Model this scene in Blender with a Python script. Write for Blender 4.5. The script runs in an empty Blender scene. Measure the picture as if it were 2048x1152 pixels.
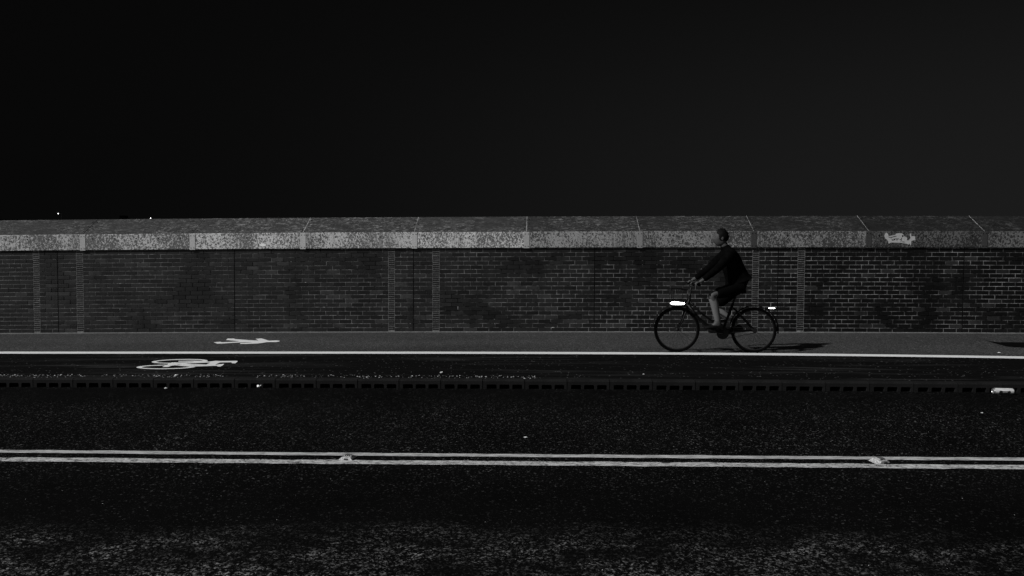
import bpy, bmesh, math, random
from mathutils import Vector, Matrix, noise
random.seed(7)
C = bpy.context.scene
# ------------------------------------------------------------ camera
YAW, PITCH, ROLL = -0.024781, 0.037198, 0.006112
CAMH = 1.604718
F_PX = 1475.679
fw = Vector((math.sin(YAW)*math.cos(PITCH), math.cos(YAW)*math.cos(PITCH), -math.sin(PITCH)))
r0 = Vector((math.cos(YAW), -math.sin(YAW), 0)); u0 = r0.cross(fw)
R = r0*math.cos(ROLL) + u0*math.sin(ROLL); U = u0*math.cos(ROLL) - r0*math.sin(ROLL)
cd = bpy.data.cameras.new('camera'); cam = bpy.data.objects.new('camera', cd)
C.collection.objects.link(cam); C.camera = cam
cam.matrix_world = Matrix(((R.x, U.x, -fw.x, 0), (R.y, U.y, -fw.y, 0), (R.z, U.z, -fw.z, CAMH), (0, 0, 0, 1)))
cd.sensor_width = 36; cd.lens = F_PX/2048*36
cd.shift_x = -(1026.4526-1024)/2048; cd.shift_y = (552.8271-576)/2048
cd.clip_start = .05; cd.clip_end = 5000
# ------------------------------------------------------------ night sky: faint town glow ahead, added strong glow behind the camera
w = bpy.data.worlds.new('World'); C.world = w; w.use_nodes = True
nt = w.node_tree; N = nt.nodes; L = nt.links; N.clear()
out = N.new('ShaderNodeOutputWorld'); bg = N.new('ShaderNodeBackground'); L.new(bg.outputs[0], out.inputs[0])
tc = N.new('ShaderNodeTexCoord')
def glow(direction, power, strength, low=False):
    d = Vector(direction).normalized()
    v = N.new('ShaderNodeVectorMath'); v.operation = 'DOT_PRODUCT'; L.new(tc.outputs['Generated'], v.inputs[0]); v.inputs[1].default_value = d
    m = N.new('ShaderNodeMath'); m.operation = 'MAXIMUM'; L.new(v.outputs['Value'], m.inputs[0]); m.inputs[1].default_value = 0
    p = N.new('ShaderNodeMath'); p.operation = 'POWER'; L.new(m.outputs[0], p.inputs[0]); p.inputs[1].default_value = power
    s = N.new('ShaderNodeMath'); s.operation = 'MULTIPLY'; L.new(p.outputs[0], s.inputs[0]); s.inputs[1].default_value = strength
    if not low: return s.outputs[0]
    z = N.new('ShaderNodeSeparateXYZ'); L.new(tc.outputs['Generated'], z.inputs[0])      # the town glow thins out with height
    e = N.new('ShaderNodeMapRange'); e.inputs[1].default_value = 0; e.inputs[2].default_value = .55; e.inputs[3].default_value = 1; e.inputs[4].default_value = 0
    e.interpolation_type = 'SMOOTHERSTEP'; L.new(z.outputs[2], e.inputs[0])
    q = N.new('ShaderNodeMath'); q.operation = 'MULTIPLY'; L.new(s.outputs[0], q.inputs[0]); L.new(e.outputs[0], q.inputs[1])
    return q.outputs[0]
acc = None
for g in (glow((.62, .78, 0), 3, .0086, True), glow((-.38, -1, .12), 7, .55)):  # second lobe: unseen glow added behind the camera to brighten the fascia
    a = N.new('ShaderNodeMath'); a.operation = 'ADD'; L.new(g, a.inputs[0])
    if acc is None: a.inputs[1].default_value = .0022
    else: L.new(acc, a.inputs[1])
    acc = a.outputs[0]
L.new(acc, bg.inputs['Color']); bg.inputs['Strength'].default_value = 1
# ------------------------------------------------------------ the one directional light
sd = bpy.data.lights.new('sun', 'SUN'); so = bpy.data.objects.new('sun', sd); C.collection.objects.link(so)
sd.energy = 3.4; sd.angle = math.radians(1.5); sd.color = (1, 1, 1)
so.rotation_euler = Vector((.80, .44, -.72)).to_track_quat('-Z', 'Y').to_euler(); so.location = (-8, -4, 9)
C.view_settings.view_transform = 'Standard'; C.view_settings.look = 'None'
C.view_settings.exposure = 0; C.view_settings.gamma = 1

# ------------------------------------------------------------ helpers
HA, HC = .000324, .008933            # gentle hump and gradient of the bridge deck
def hump(x):
    x = max(-16, min(16, x)); return -HA*x*x + HC*x
WALL = 13.279; PAVE = .12
LINE0, LINES = 10.425, -.0225        # separating line: y = LINE0 + LINES*x
DBL0, DBLS = 5.689, -.0118
KRB0, KRBS = 8.405, -.0196

def ground_point(u, v, z):
    """the place on the ground at height z seen at (u, v) of the 2048 px photograph"""
    x, y = 0., 8.
    for _ in range(12):
        zz = z + hump(x)
        du, dv = (u-1026.4526), (v-552.8271)
        d = fw*F_PX + R*du - U*dv
        t = (zz-CAMH)/d.z; x, y = d.x*t, d.y*t
    return x, y
def wall_point(u, v, y=WALL):
    d = fw*F_PX + R*(u-1026.4526) - U*(v-552.8271); t = y/d.y
    return d.x*t, CAMH + d.z*t - hump(d.x*t)

class MB:
    def __init__(s): s.v = []; s.f = []; s.m = []; s.t = []
    def face(s, pts, m=0, t=0.):
        b = len(s.v); s.v += [tuple(p) for p in pts]; s.f.append(tuple(range(b, b+len(pts)))); s.m.append(m); s.t.append(t)
    def box(s, x0, x1, y0, y1, z0, z1, m=0, t=0., back=True, jit=0., bev=0.):
        j = lambda: random.uniform(-jit, jit)
        p = [(x0+j(), y0+j()*.4+bev, z0+j()), (x1+j(), y0+j()*.4+bev, z0+j()), (x1+j(), y0+j()*.4+bev, z1+j()), (x0+j(), y0+j()*.4+bev, z1+j()),
             (x0, y1, z0), (x1, y1, z0), (x1, y1, z1), (x0, y1, z1)]
        b = len(s.v); s.v += p
        fs = [(0, 1, 5, 4), (3, 7, 6, 2), (0, 4, 7, 3), (1, 2, 6, 5)]
        if bev:
            cx, cz = (x0+x1)/2, (z0+z1)/2; kx = 1-2*bev*1.3/(x1-x0); kz = 1-2*bev*1.3/(z1-z0)
            s.v += [(cx+(q[0]-cx)*kx, q[1]-bev, cz+(q[2]-cz)*kz) for q in p[:4]]
            fs += [(0, 8, 9, 1), (1, 9, 10, 2), (2, 10, 11, 3), (3, 11, 8, 0), (8, 11, 10, 9)]
            fs[-1] = (8, 9, 10, 11)
            fs[4:8] = [(0, 1, 9, 8), (1, 2, 10, 9), (2, 3, 11, 10), (3, 0, 8, 11)]
        else: fs.append((0, 1, 2, 3)) 
        if back: fs.append((4, 7, 6, 5))
        for f in fs: s.f.append(tuple(b+i for i in f)); s.m.append(m); s.t.append(t)
    def tube(s, path, rad, n=10, m=0, closed=False, t=0.):
        P = [Vector(p) for p in path]; rr = rad if isinstance(rad, (list, tuple)) else [rad]*len(P)
        b = len(s.v); k = len(P); up = None
        for i, p in enumerate(P):
            if closed: d = P[(i+1) % k]-P[i-1]
            else: d = P[min(i+1, k-1)]-P[max(i-1, 0)]
            d.normalize()
            if up is None: up = Vector((0, 1, 0)) if abs(d.y) < .9 else Vector((1, 0, 0))
            a = d.cross(up).normalized(); c = a.cross(d).normalized(); up = c
            for q in range(n):
                an = 2*math.pi*q/n; s.v.append(tuple(p + (a*math.cos(an)+c*math.sin(an))*rr[i]))
        for i in range(k if closed else k-1):
            for q in range(n):
                A = b+i*n; B = b+((i+1) % k)*n
                s.f.append((A+q, B+q, B+(q+1) % n, A+(q+1) % n)); s.m.append(m); s.t.append(t)
        if not closed:
            s.f.append(tuple(b+q for q in range(n))); s.m.append(m); s.t.append(t)
            s.f.append(tuple(b+(k-1)*n+n-1-q for q in range(n))); s.m.append(m); s.t.append(t)
    def ring(s, c, r, rad, n=40, m=0, seg=8, squash=1):
        s.tube([(c[0]+r*math.cos(a), c[1], c[2]+r*math.sin(a)) for a in [2*math.pi*i/n for i in range(n)]], rad, seg, m, True)
    def ball(s, c, r, m=0, n=12, h=8):
        b = len(s.v); rx, ry, rz = r if isinstance(r, tuple) else (r, r, r)
        for i in range(h+1):
            th = math.pi*i/h
            for q in range(n):
                a = 2*math.pi*q/n; s.v.append((c[0]+rx*math.sin(th)*math.cos(a), c[1]+ry*math.sin(th)*math.sin(a), c[2]+rz*math.cos(th)))
        for i in range(h):
            for q in range(n):
                A = b+i*n; B = A+n; s.f.append((A+q, B+q, B+(q+1) % n, A+(q+1) % n)); s.m.append(m); s.t.append(0.)
    def build(s, name, mats, parent=None, origin=(0, 0, 0), bend=True, smooth=False, **tags):
        me = bpy.data.meshes.new(name); o3 = Vector(origin)
        vs = []
        for p in s.v:
            p = Vector(p)
            if bend: p.z += hump(p.x)
            vs.append(p-o3)
        me.from_pydata(vs, [], s.f)
        for m_ in (mats if isinstance(mats, list) else [mats]): me.materials.append(m_)
        me.polygons.foreach_set('material_index', s.m)
        at = me.attributes.new('tone', 'FLOAT', 'FACE'); at.data.foreach_set('value', s.t)
        if smooth: me.polygons.foreach_set('use_smooth', [True]*len(s.f))
        me.update()
        o = bpy.data.objects.new(name, me); C.collection.objects.link(o)
        if parent: o.parent = parent
        else: o.location = o3
        for k, v in tags.items(): o[k] = v
        return o
def thing(name, label, category, loc=(0, 0, 0), group=None):
    o = bpy.data.objects.new(name, None); C.collection.objects.link(o); o.location = loc
    o.empty_display_size = .1; o['label'] = label; o['category'] = category
    if group: o['group'] = group
    return o
def copy_tree(o, parent=None):
    c = o.copy(); C.collection.objects.link(c); c.parent = parent
    for ch in list(o.children): copy_tree(ch, c)
    return c

# ------------------------------------------------------------ materials
class Mat:
    def __init__(s, name, rough=.8, spec=.3, metal=0):
        s.m = bpy.data.materials.new(name); s.m.use_nodes = True; s.t = s.m.node_tree; s.N = s.t.nodes; s.L = s.t.links
        s.b = s.N['Principled BSDF']; s.b.inputs['Roughness'].default_value = rough
        s.b.inputs['Specular IOR Level'].default_value = spec; s.b.inputs['Metallic'].default_value = metal
        s.co = s.N.new('ShaderNodeTexCoord').outputs['Object']
    def scale(s, sx, sy, sz, src=None):
        n = s.N.new('ShaderNodeMapping'); n.inputs['Scale'].default_value = (sx, sy, sz); s.L.new(src or s.co, n.inputs[0]); return n.outputs[0]
    def noise(s, sc, det=4, rough=.55, vec=None, dist=0):
        n = s.N.new('ShaderNodeTexNoise'); n.inputs['Scale'].default_value = sc; n.inputs['Detail'].default_value = det
        n.inputs['Roughness'].default_value = rough; n.inputs['Distortion'].default_value = dist; s.L.new(vec or s.co, n.inputs['Vector']); return n.outputs[0]
    def voro(s, sc, vec=None, out='Color', feature='F1'):
        n = s.N.new('ShaderNodeTexVoronoi'); n.feature = feature; n.inputs['Scale'].default_value = sc; s.L.new(vec or s.co, n.inputs['Vector'])
        if out == 'Color':
            q = s.N.new('ShaderNodeSeparateColor'); s.L.new(n.outputs['Color'], q.inputs[0]); return q.outputs[0]
        return n.outputs[out]
    def ramp(s, val, *stops):
        n = s.N.new('ShaderNodeValToRGB'); s.L.new(val, n.inputs[0]); e = n.color_ramp.elements
        while len(e) < len(stops): e.new(.5)
        for i, (p, c) in enumerate(stops): e[i].position = p; e[i].color = (c, c, c, 1)
        return n.outputs[0]
    def math(s, op, a, b=None, clamp=False):
        n = s.N.new('ShaderNodeMath'); n.operation = op; n.use_clamp = clamp
        for i, v in enumerate((a, b)):
            if v is None: continue
            if isinstance(v, (int, float)): n.inputs[i].default_value = v
            else: s.L.new(v, n.inputs[i])
        return n.outputs[0]
    def mix(s, f, a, b):
        n = s.N.new('ShaderNodeMix'); n.data_type = 'FLOAT'
        for i, v in zip((0, 2, 3), (f, a, b)):
            if isinstance(v, (int, float)): n.inputs[i].default_value = v
            else: s.L.new(v, n.inputs[i])
        return n.outputs[0]
    def attr(s, name='tone'):
        n = s.N.new('ShaderNodeAttribute'); n.attribute_name = name; return n.outputs['Fac']
    def sep(s, axis, src=None):
        n = s.N.new('ShaderNodeSeparateXYZ'); s.L.new(src or s.co, n.inputs[0]); return n.outputs[axis]
    def col(s, v):
        if isinstance(v, (int, float)): s.b.inputs['Base Color'].default_value = (v, v, v, 1)
        else: s.L.new(v, s.b.inputs['Base Color'])
        return s
    def rough(s, v): s.L.new(v, s.b.inputs['Roughness']); return s
    def bump(s, h, dist=.002, strength=1):
        n = s.N.new('ShaderNodeBump'); n.inputs['Strength'].default_value = strength; n.inputs['Distance'].default_value = dist
        s.L.new(h, n.inputs['Height']); s.L.new(n.outputs[0], s.b.inputs['Normal']); return s
    def emit(s, k): s.b.inputs['Emission Color'].default_value = (1, 1, 1, 1); s.b.inputs['Emission Strength'].default_value = k; return s

# road: near-black asphalt, pale aggregate showing as grains, more of it where the near lane is worn
m = Mat('asphalt_road', .85, .02)
big = m.noise(.9, 5, .6); yy = m.sep(1)
edge = m.math('ADD', yy, m.math('MULTIPLY', m.noise(.55, 6, .65), .9))
worn = m.ramp(m.math('MULTIPLY', m.math('SUBTRACT', 4.72, edge), 1.6, True), (0, 0), (.55, .75), (1, 1))
worn = m.math('MULTIPLY', worn, m.ramp(m.noise(3.2, 6, .72, m.scale(.6, 1, 1)), (.42, .06), (.64, 1)))
lane = m.ramp(m.math('ABSOLUTE', m.math('SUBTRACT', m.math('ADD', yy, m.math('MULTIPLY', m.noise(.8, 3), .8)), 6.9)), (.5, 1), (1, .8)); lane = m.math('MULTIPLY', m.ramp(m.math('MULTIPLY', yy, .1), (.47, .25), (.56, 1), (.70, 1), (.80, .35)), m.ramp(m.noise(1.7, 4, .6), (.3, .5), (.65, 1)))
g1 = m.ramp(m.voro(135), (.84, 0), (.99, 1)); g2 = m.ramp(m.noise(40, 4, .75), (.46, 0), (.66, 1))
g3 = m.ramp(m.voro(80), (.965, 0), (.995, 1)); dens = m.ramp(m.noise(.7, 4, .6), (.35, .35), (.65, 1))
c = m.math('ADD', .0030, m.math('MULTIPLY', m.math('MULTIPLY', g1, m.math('MULTIPLY', g2, lane)), .15))
c = m.math('ADD', c, m.math('MULTIPLY', m.math('MULTIPLY', g3, m.math('MULTIPLY', dens, lane)), .16))
lane_ = 0; cg = m.math('MULTIPLY', m.ramp(m.voro(115, m.scale(.9, 1, 1)), (.5, 0), (1, 1)), m.ramp(m.noise(30, 4, .8), (.46, 0), (.60, 1)))
c = m.math('ADD', c, m.math('MULTIPLY', m.math('MULTIPLY', cg, worn), .36))
m.col(m.math('MULTIPLY', c, m.ramp(big, (.3, .7), (.7, 1.25)))).bump(m.noise(110, 3, .7), .004, .8); M_ROAD = m.m
# footway
m = Mat('asphalt_footway', .85, .12)
c = m.math('MULTIPLY', m.ramp(m.voro(75), (0, .018), (.7, .046), (1, .12)), m.ramp(m.noise(.5, 6, .6, m.scale(.5, 1.6, 1)), (.3, .7), (.7, 1.15)))
dust = m.math('MULTIPLY', m.ramp(m.math('SUBTRACT', m.sep(1), WALL-.22), (0, 0), (.2, 1)), m.ramp(m.noise(9, 5, .7), (.35, .3), (.7, 1)))
c = m.math('ADD', c, m.math('MULTIPLY', dust, .22))
c = m.math('ADD', c, m.math('MULTIPLY', m.ramp(m.voro(60), (.985, 0), (.998, 1)), .14))
m.col(c).bump(m.noise(220, 2), .0015, .5); M_FOOT = m.m
# cycle track: smooth black surfacing, long pale scuffs along it
m = Mat('cycle_track_surfacing', .8, .02)
sc = m.ramp(m.noise(1.0, 7, .62, m.scale(.42, 5.5, 1), .6), (.50, 0), (.74, 1)); sc = m.math('MULTIPLY', sc, m.ramp(m.noise(.35, 3), (.42, .15), (.62, 1)))
grain = m.ramp(m.noise(130, 3, .75), (.3, .5), (.7, 1.5))
c = m.math('MULTIPLY', m.math('ADD', .0045, m.math('MULTIPLY', sc, .034)), grain)
c = m.math('ADD', c, m.math('MULTIPLY', m.ramp(m.voro(70), (.988, 0), (.998, 1)), .12))
m.col(c).bump(m.noise(180, 2), .0015, .5); M_TRACK = m.m
M_PATCH = Mat('flat_black', .9, .05).col(.0015).m
# markings
m = Mat('fresh_white_paint', .6, .3); m.col(m.ramp(m.noise(45, 4, .7), (.25, .58), (.6, .82))).bump(m.noise(150, 2), .001, .4); M_PAINT = m.m
m = Mat('worn_white_paint', .75, .2)
a = m.ramp(m.noise(1, 6, .85, m.scale(11, 24, 20), 1.6), (.42, .04), (.485, .40), (.66, .74))
a = m.math('MULTIPLY', a, m.ramp(m.voro(70), (.0, .70), (.3, 1)))
m.col(a).bump(m.noise(1, 4, .7, m.scale(25, 60, 25)), .004, .9); M_WORN = m.m
m = Mat('thermoplastic_white_paint', .7, .2)
a = m.ramp(m.noise(1, 6, .8, m.scale(8, 36, 20), .8), (.38, .16), (.60, .58)); m.col(a).bump(m.noise(120, 2), .002, .5); M_WORN2 = m.m
# concrete kerb
m = Mat('kerb_concrete', .85, .05); m.col(m.math('MULTIPLY', m.ramp(m.noise(90, 4, .8), (.3, .005), (.75, .022)), m.ramp(m.noise(3, 3), (.3, .7), (.7, 1.2)))).bump(m.noise(160, 2), .002, .5); M_KERB = m.m
M_HOLE = Mat('drain_void', 1, 0).col(.001).m
M_STONE = Mat('pale_stone', .7, .3).col(.62).m; M_GRIT = Mat('dull_grit', .8, .1); M_GRIT.col(M_GRIT.ramp(M_GRIT.voro(70), (.2, .06), (1, .55))); M_GRIT = M_GRIT.m
# brick
m = Mat('engineering_brick', .5, .25)
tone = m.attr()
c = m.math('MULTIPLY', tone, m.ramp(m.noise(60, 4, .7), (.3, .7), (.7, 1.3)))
c = m.math('MULTIPLY', c, m.ramp(m.noise(1.1, 5, .6), (.3, .55), (.7, 1.35)))
c = m.math('MULTIPLY', c, m.ramp(m.noise(1, 5, .7, m.scale(5, 1, .7), .3), (.34, .6), (.58, 1.1)))
stain = m.ramp(m.noise(7, 5, .8), (.66, 0), (.80, 1)); c = m.math('ADD', c, m.math('MULTIPLY', stain, .02))
m.col(c).bump(m.noise(120, 3), .001, .5); M_BRICK = m.m
m = Mat('mortar', .95, .05)
zone = m.ramp(m.noise(.95, 5, .68, m.scale(.8, 1, 1.3)), (.41, .03), (.50, .75), (.62, 1))
pale = m.ramp(m.math('MULTIPLY', m.math('ADD', m.sep(0), 12), .04), (.0, .42), (.30, .46), (.50, .66), (.66, .8))
c = m.math('MULTIPLY', m.math('MULTIPLY', m.ramp(m.noise(9, 5, .8), (.36, .03), (.64, .62)), zone), pale)
c = m.math('ADD', c, m.math('MULTIPLY', m.ramp(m.noise(4.2, 5, .8), (.63, 0), (.70, 1)), .7))
m.col(c); M_MORTAR = m.m
m = Mat('strip_mortar', .95, .05); m.col(m.ramp(m.noise(16, 4, .8), (.30, .03), (.66, .26))); M_MORTAR2 = m.m
M_JOINT = Mat('black_joint_sealant', .9, .05).col(.002).m
# galvanised fascia, mottled
m = Mat('mottled_galvanised_steel', .55, .25, .15)
vv = m.scale(1, 1, .8)
blot = m.noise(31, 5, .62, vv, .9); amt = m.noise(1.5, 3)
thr = m.math('ADD', blot, m.math('MULTIPLY', m.math('SUBTRACT', amt, .5), .45))
bl = m.ramp(thr, (.50, 0), (.54, 1))
st = m.ramp(m.noise(1, 3, .7, m.scale(50, 5, 2)), (.40, .35), (.60, 1)); stz = m.ramp(m.noise(.9, 2, .5, m.scale(1, 0, 0)), (.50, 0), (.58, 1))
dots = m.ramp(m.voro(30, vv, 'Distance'), (.20, 1), (.32, 0)); bl = m.math('MAXIMUM', bl, m.math('MULTIPLY', dots, .8))
bl = m.math('MULTIPLY', bl, m.mix(stz, 1, st))
c = m.math('ADD', .15, m.math('MULTIPLY', bl, .55))
c = m.math('MULTIPLY', c, m.ramp(m.noise(70, 3, .7), (.3, .75), (.7, 1.2)))
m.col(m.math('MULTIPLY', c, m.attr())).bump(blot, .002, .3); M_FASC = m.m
m = Mat('weathered_coping_top', .7, .25, 0)
rp = m.noise(1, 6, .75, m.scale(9, 26, 26), 1.4); wv = m.ramp(rp, (.52, 0), (.60, 1))
c = m.math('ADD', m.ramp(m.noise(5, 5, .7), (.3, .018), (.7, .038)), m.math('MULTIPLY', m.math('MULTIPLY', wv, m.ramp(m.noise(1.3, 3), (.38, .2), (.6, 1))), .17))
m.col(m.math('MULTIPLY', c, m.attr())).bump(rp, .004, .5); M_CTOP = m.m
m = Mat('plate_steel', .5, .35, .2); m.col(m.math('MULTIPLY', m.ramp(m.noise(30, 3), (.3, .52), (.7, .62)), m.attr())); M_PLATE = m.m
M_RIVET = Mat('black_rivet', .7, .2).col(.003).m
M_SEAM = Mat('white_sealant', .8, .2); M_SEAM.col(M_SEAM.ramp(M_SEAM.noise(14, 4, .8), (.38, .08), (.62, .55))); M_SEAM = M_SEAM.m
M_GRAF = Mat('pale_graffiti_paint', .6, .3); M_GRAF.col(M_GRAF.ramp(M_GRAF.noise(40, 3), (.3, .40), (.7, .50))); M_GRAF = M_GRAF.m
M_INK = Mat('black_marker', .5, .3).col(.004).m
M_SPLAT = Mat('white_splat', .6, .3).col(.92).m
# bicycle, person, litter
M_FRAME = Mat('dark_frame_paint', .5, .15).col(.003).m
M_RUB = Mat('black_rubber', .9, .03).col(.002).m
M_ALU = Mat('blackened_alloy', .6, .2, .3).col(.012).m
M_BLACK = Mat('black_plastic', .7, .1).col(.003).m
M_LAMP = Mat('lit_white_lamp', .3, .5).col(.8).emit(9).m
M_TAIL = Mat('lit_rear_lamp', .3, .5).col(.8).emit(6).m
M_FAR = Mat('distant_lit_lamp', .3, .5).col(.8).emit(5).m
M_SKIN = Mat('skin', .6, .2).col(.06).m; M_SOCK = Mat('pale_sock_knit', .9, .1).col(.13).m
M_HAIR = Mat('dark_hair', .7, .1).col(.003).m
m = Mat('black_jacket_cloth', .95, .02); m.col(m.ramp(m.noise(18, 4), (.3, .001), (.7, .003))).bump(m.noise(14, 4, .6), .02, .5); M_JACK = m.m
m = Mat('black_shorts_cloth', .95, .02); m.col(.002).bump(m.noise(16, 3), .02, .5); M_SHORT = m.m
m = Mat('white_can_paint', .4, .4); m.col(m.ramp(m.noise(1, 4, .7, m.scale(25, 90, 90)), (.35, .38), (.6, .66))); M_CAN = m.m
M_CANM = Mat('can_aluminium', .3, .5, .8).col(.6).m
M_BADGE = Mat('dark_can_badge', .4, .4).col(.02).m
M_SILH = Mat('dark_distant_masonry', .9, 0).col(.0008).m
M_POLE = Mat('dark_pole_paint', .7, .2).col(.001).m
m = Mat('night_ground', .9, .05); m.col(m.ramp(m.noise(.2, 4), (.3, .002), (.7, .005))); M_GROUND = m.m
m = Mat('stud_casting', .7, .3, .1); m.col(m.ramp(m.noise(110, 4, .8), (.36, .10), (.62, .62))); M_STUD = m.m
M_STUDD = Mat('stud_rubber', .7, .2).col(.03).m
M_GLASS = Mat('stud_lens', .1, .7).col(.5).m

# ------------------------------------------------------------ the setting
def sheet(name, xs, y0f, y1f, z, mat, ny=1, zf=None, **tags):
    b = MB()
    for i in range(len(xs)-1):
        for j in range(ny):
            q = []
            for xi, tj in ((i, j), (i+1, j), (i+1, j+1), (i, j+1)):
                x = xs[xi]; t = tj/ny; y = y0f(x)+(y1f(x)-y0f(x))*t
                q.append((x, y, z if zf is None else zf(t)))
            b.face(q)
    return b.build(name, mat, **tags)
XS = [-60, -30] + [-16+i*.5 for i in range(65)] + [30, 60]
line_y = lambda x: LINE0+LINES*max(-16, min(16, x))
krb_y = lambda x: KRB0+KRBS*max(-16, min(16, x))
dbl_y = lambda x: DBL0+DBLS*max(-16, min(16, x))
b = MB(); b.face([(-2500, -2500, -1.2), (2500, -2500, -1.2), (2500, 2500, -1.2), (-2500, 2500, -1.2)]); b.build('ground', M_GROUND, bend=False, kind='structure')
sheet('road', XS, lambda x: -8, lambda x: krb_y(x)+.03, 0, M_ROAD, 2, kind='structure')
KT = .104; KW = .125
sheet('cycle_path', XS, lambda x: krb_y(x)+KW, line_y, PAVE, M_TRACK, 3, lambda t: KT+(PAVE-KT)*min(1, t*3), kind='structure')
sheet('pavement', XS, line_y, lambda x: WALL+.05, PAVE, M_FOOT, 2, kind='structure')

def strip(name, x0, x1, yc, w, z, mat, label, cat, wob=.002, group=None):
    b = MB(); n = int((x1-x0)/.12); pr = None
    for i in range(n+1):
        x = x0+(x1-x0)*i/n
        e0 = noise.noise(Vector((x*7, 3.3, yc(0))))*wob+noise.noise(Vector((x*31, 1.3, yc(0))))*wob*.6; e1 = noise.noise(Vector((x*7, 9.3, yc(0))))*wob+noise.noise(Vector((x*31, 7.3, yc(0))))*wob*.6
        cur = ((x, yc(x)-w/2+e0, z), (x, yc(x)+w/2+e1, z))
        if pr: b.face([pr[0], cur[0], cur[1], pr[1]])
        pr = cur
    ox, oy = 0, yc(0)
    return b.build(name, mat, origin=(ox, oy, z), label=label, category=cat, **({'group': group} if group else {}))
def fit_line(pts, z):
    """smooth curve y(x) along a painted line, from a few surveyed points"""
    import numpy as np
    P = [ground_point(u, v, z) for u, v in pts]; k = np.polyfit([p[0] for p in P], [p[1] for p in P], min(3, len(P)-1))
    return lambda x: float(np.polyval(k, max(P[0][0]-1, min(P[-1][0]+1, x))))
l_sep = fit_line([(0, 705.7), (512, 705.7), (1024, 706.2), (1536, 708.9), (2048, 715.5)], PAVE)
l_far = fit_line([(0, 903.4), (1024, 912), (2048, 919.5)], 0)
l_near = fit_line([(0, 919.7), (1024, 927.5), (2048, 935.5)], 0)
strip('painted_line', -14, 14, l_sep, .215, PAVE+.004, M_PAINT, 'bright white painted line dividing the footway from the black cycle track', 'road marking', .004)
strip('painted_line', -9, 9, l_far, .080, .005, M_WORN2, 'smoother worn white centre line, farther one of the pair, nearer the kerb', 'road marking', .010)
strip('painted_line', -9, 9, l_near, .104, .005, M_WORN, 'rough cracked white centre line, nearer one of the pair in the road', 'road marking', .014)

def decal(name, polys, mat, z, label, cat, parent=None):
    pts = [p for q in polys for p in q]
    wp = [[ground_point(u, v, z) for u, v in q] for q in polys]
    ox = sum(ground_point(u, v, z)[0] for u, v in pts)/len(pts); oy = sum(ground_point(u, v, z)[1] for u, v in pts)/len(pts)
    bm = bmesh.new()
    for k, q in enumerate(wp):
        vs = [bm.verts.new((x-ox, y-oy, hump(x)-hump(ox)+(0 if len(polys) < 20 or k < 48 else .0005 if k < 96 else .001+.0004*(k-96)))) for x, y in q]
        f = bm.faces.new(vs); f.normal_update()
        if f.normal.z < 0: f.normal_flip()
    bmesh.ops.triangulate(bm, faces=bm.faces[:])
    me = bpy.data.meshes.new(name); bm.to_mesh(me); bm.free(); me.materials.append(mat)
    o = bpy.data.objects.new(name, me); C.collection.objects.link(o); o.location = (ox, oy, z+hump(ox))
    o['label'] = label; o['category'] = cat; return o
# pedestrian symbol
S = lambda p, k, ox, oy: [(ox+x/k, oy+y/k) for x, y in p]
ped = S([(205,235),(365,222),(410,234),(700,222),(840,212),(640,192),(505,180),(545,145),(690,145),(730,158),(1040,182),(1290,195),(1215,150),(1360,142),(1440,165),(1500,185),(1540,197),(1700,190),(1790,195),(1802,207),(1780,220),(1700,230),(1480,232),(1400,248),(1250,265),(1050,272),(845,276),(850,255),(1100,240),(1140,234),(1000,234),(700,246),(400,266),(300,268)], 12.05, 410, 665)
decal('pedestrian_symbol', [ped], M_PAINT, PAVE+.004, 'white painted walking figure symbol lying on the grey footway', 'road marking')
# cycle symbol: two rings, frame and handlebars
def ring_poly(cx, cy, rx, ry, tilt, ix, iy, n=48):
    o_, i_ = [], []
    for k in range(n):
        a = 2*math.pi*k/n; o_.append((cx+rx*math.cos(a), cy+ry*math.sin(a)+tilt*math.cos(a))); i_.append((cx-3+ix*math.cos(a), cy+iy*math.sin(a)+tilt*.8*math.cos(a)))
    return [[o_[k], o_[(k+1) % n], i_[(k+1) % n], i_[k]] for k in range(n)]
cyc = ring_poly(613, 288, 503, 37, -7, 408, 25) + ring_poly(848, 193, 478, 37, -12, 395, 25)
cyc += [[(790,258),(1120,243),(1330,248),(1480,250),(1550,241),(1607,238),(1585,262),(1545,283),(1495,281),(1478,270),(1110,281),(1000,284),(850,270)],
        [(552,292),(590,268),(640,250),(650,235),(720,213),(880,213),(850,240),(790,258),(700,270),(655,290)],
        [(820,188),(1090,183),(1280,190),(1350,200),(1460,186),(1560,190),(1820,186),(1838,195),(1800,229),(1745,229),(1725,211),(1540,214),(1450,252),(1300,250),(1370,218),(1110,214),(1080,202),(830,200)],
        [(720,217),(1140,207),(1372,214),(900,238)], [(790,243),(900,234),(1120,249),(1332,252),(1000,272)]]
decal('cycle_symbol', [S(q, 8.533, 260, 700) for q in cyc], M_PAINT, PAVE+.004, 'white painted bicycle symbol lying on the black cycle track', 'road marking')
decal('dark_wedge', [[(1970,680.6),(1984,683),(1998,684.3),(2048,684.4),(2180,684.4),(2180,697),(2048,694.6),(2026,693.8),(2013,692.6),(2003,690),(1990,686.5)]], M_PATCH, PAVE+.004, 'black wedge on the grey footway at the right edge', 'asphalt patch')  # flat black wedge laid just above the footway surface

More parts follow.
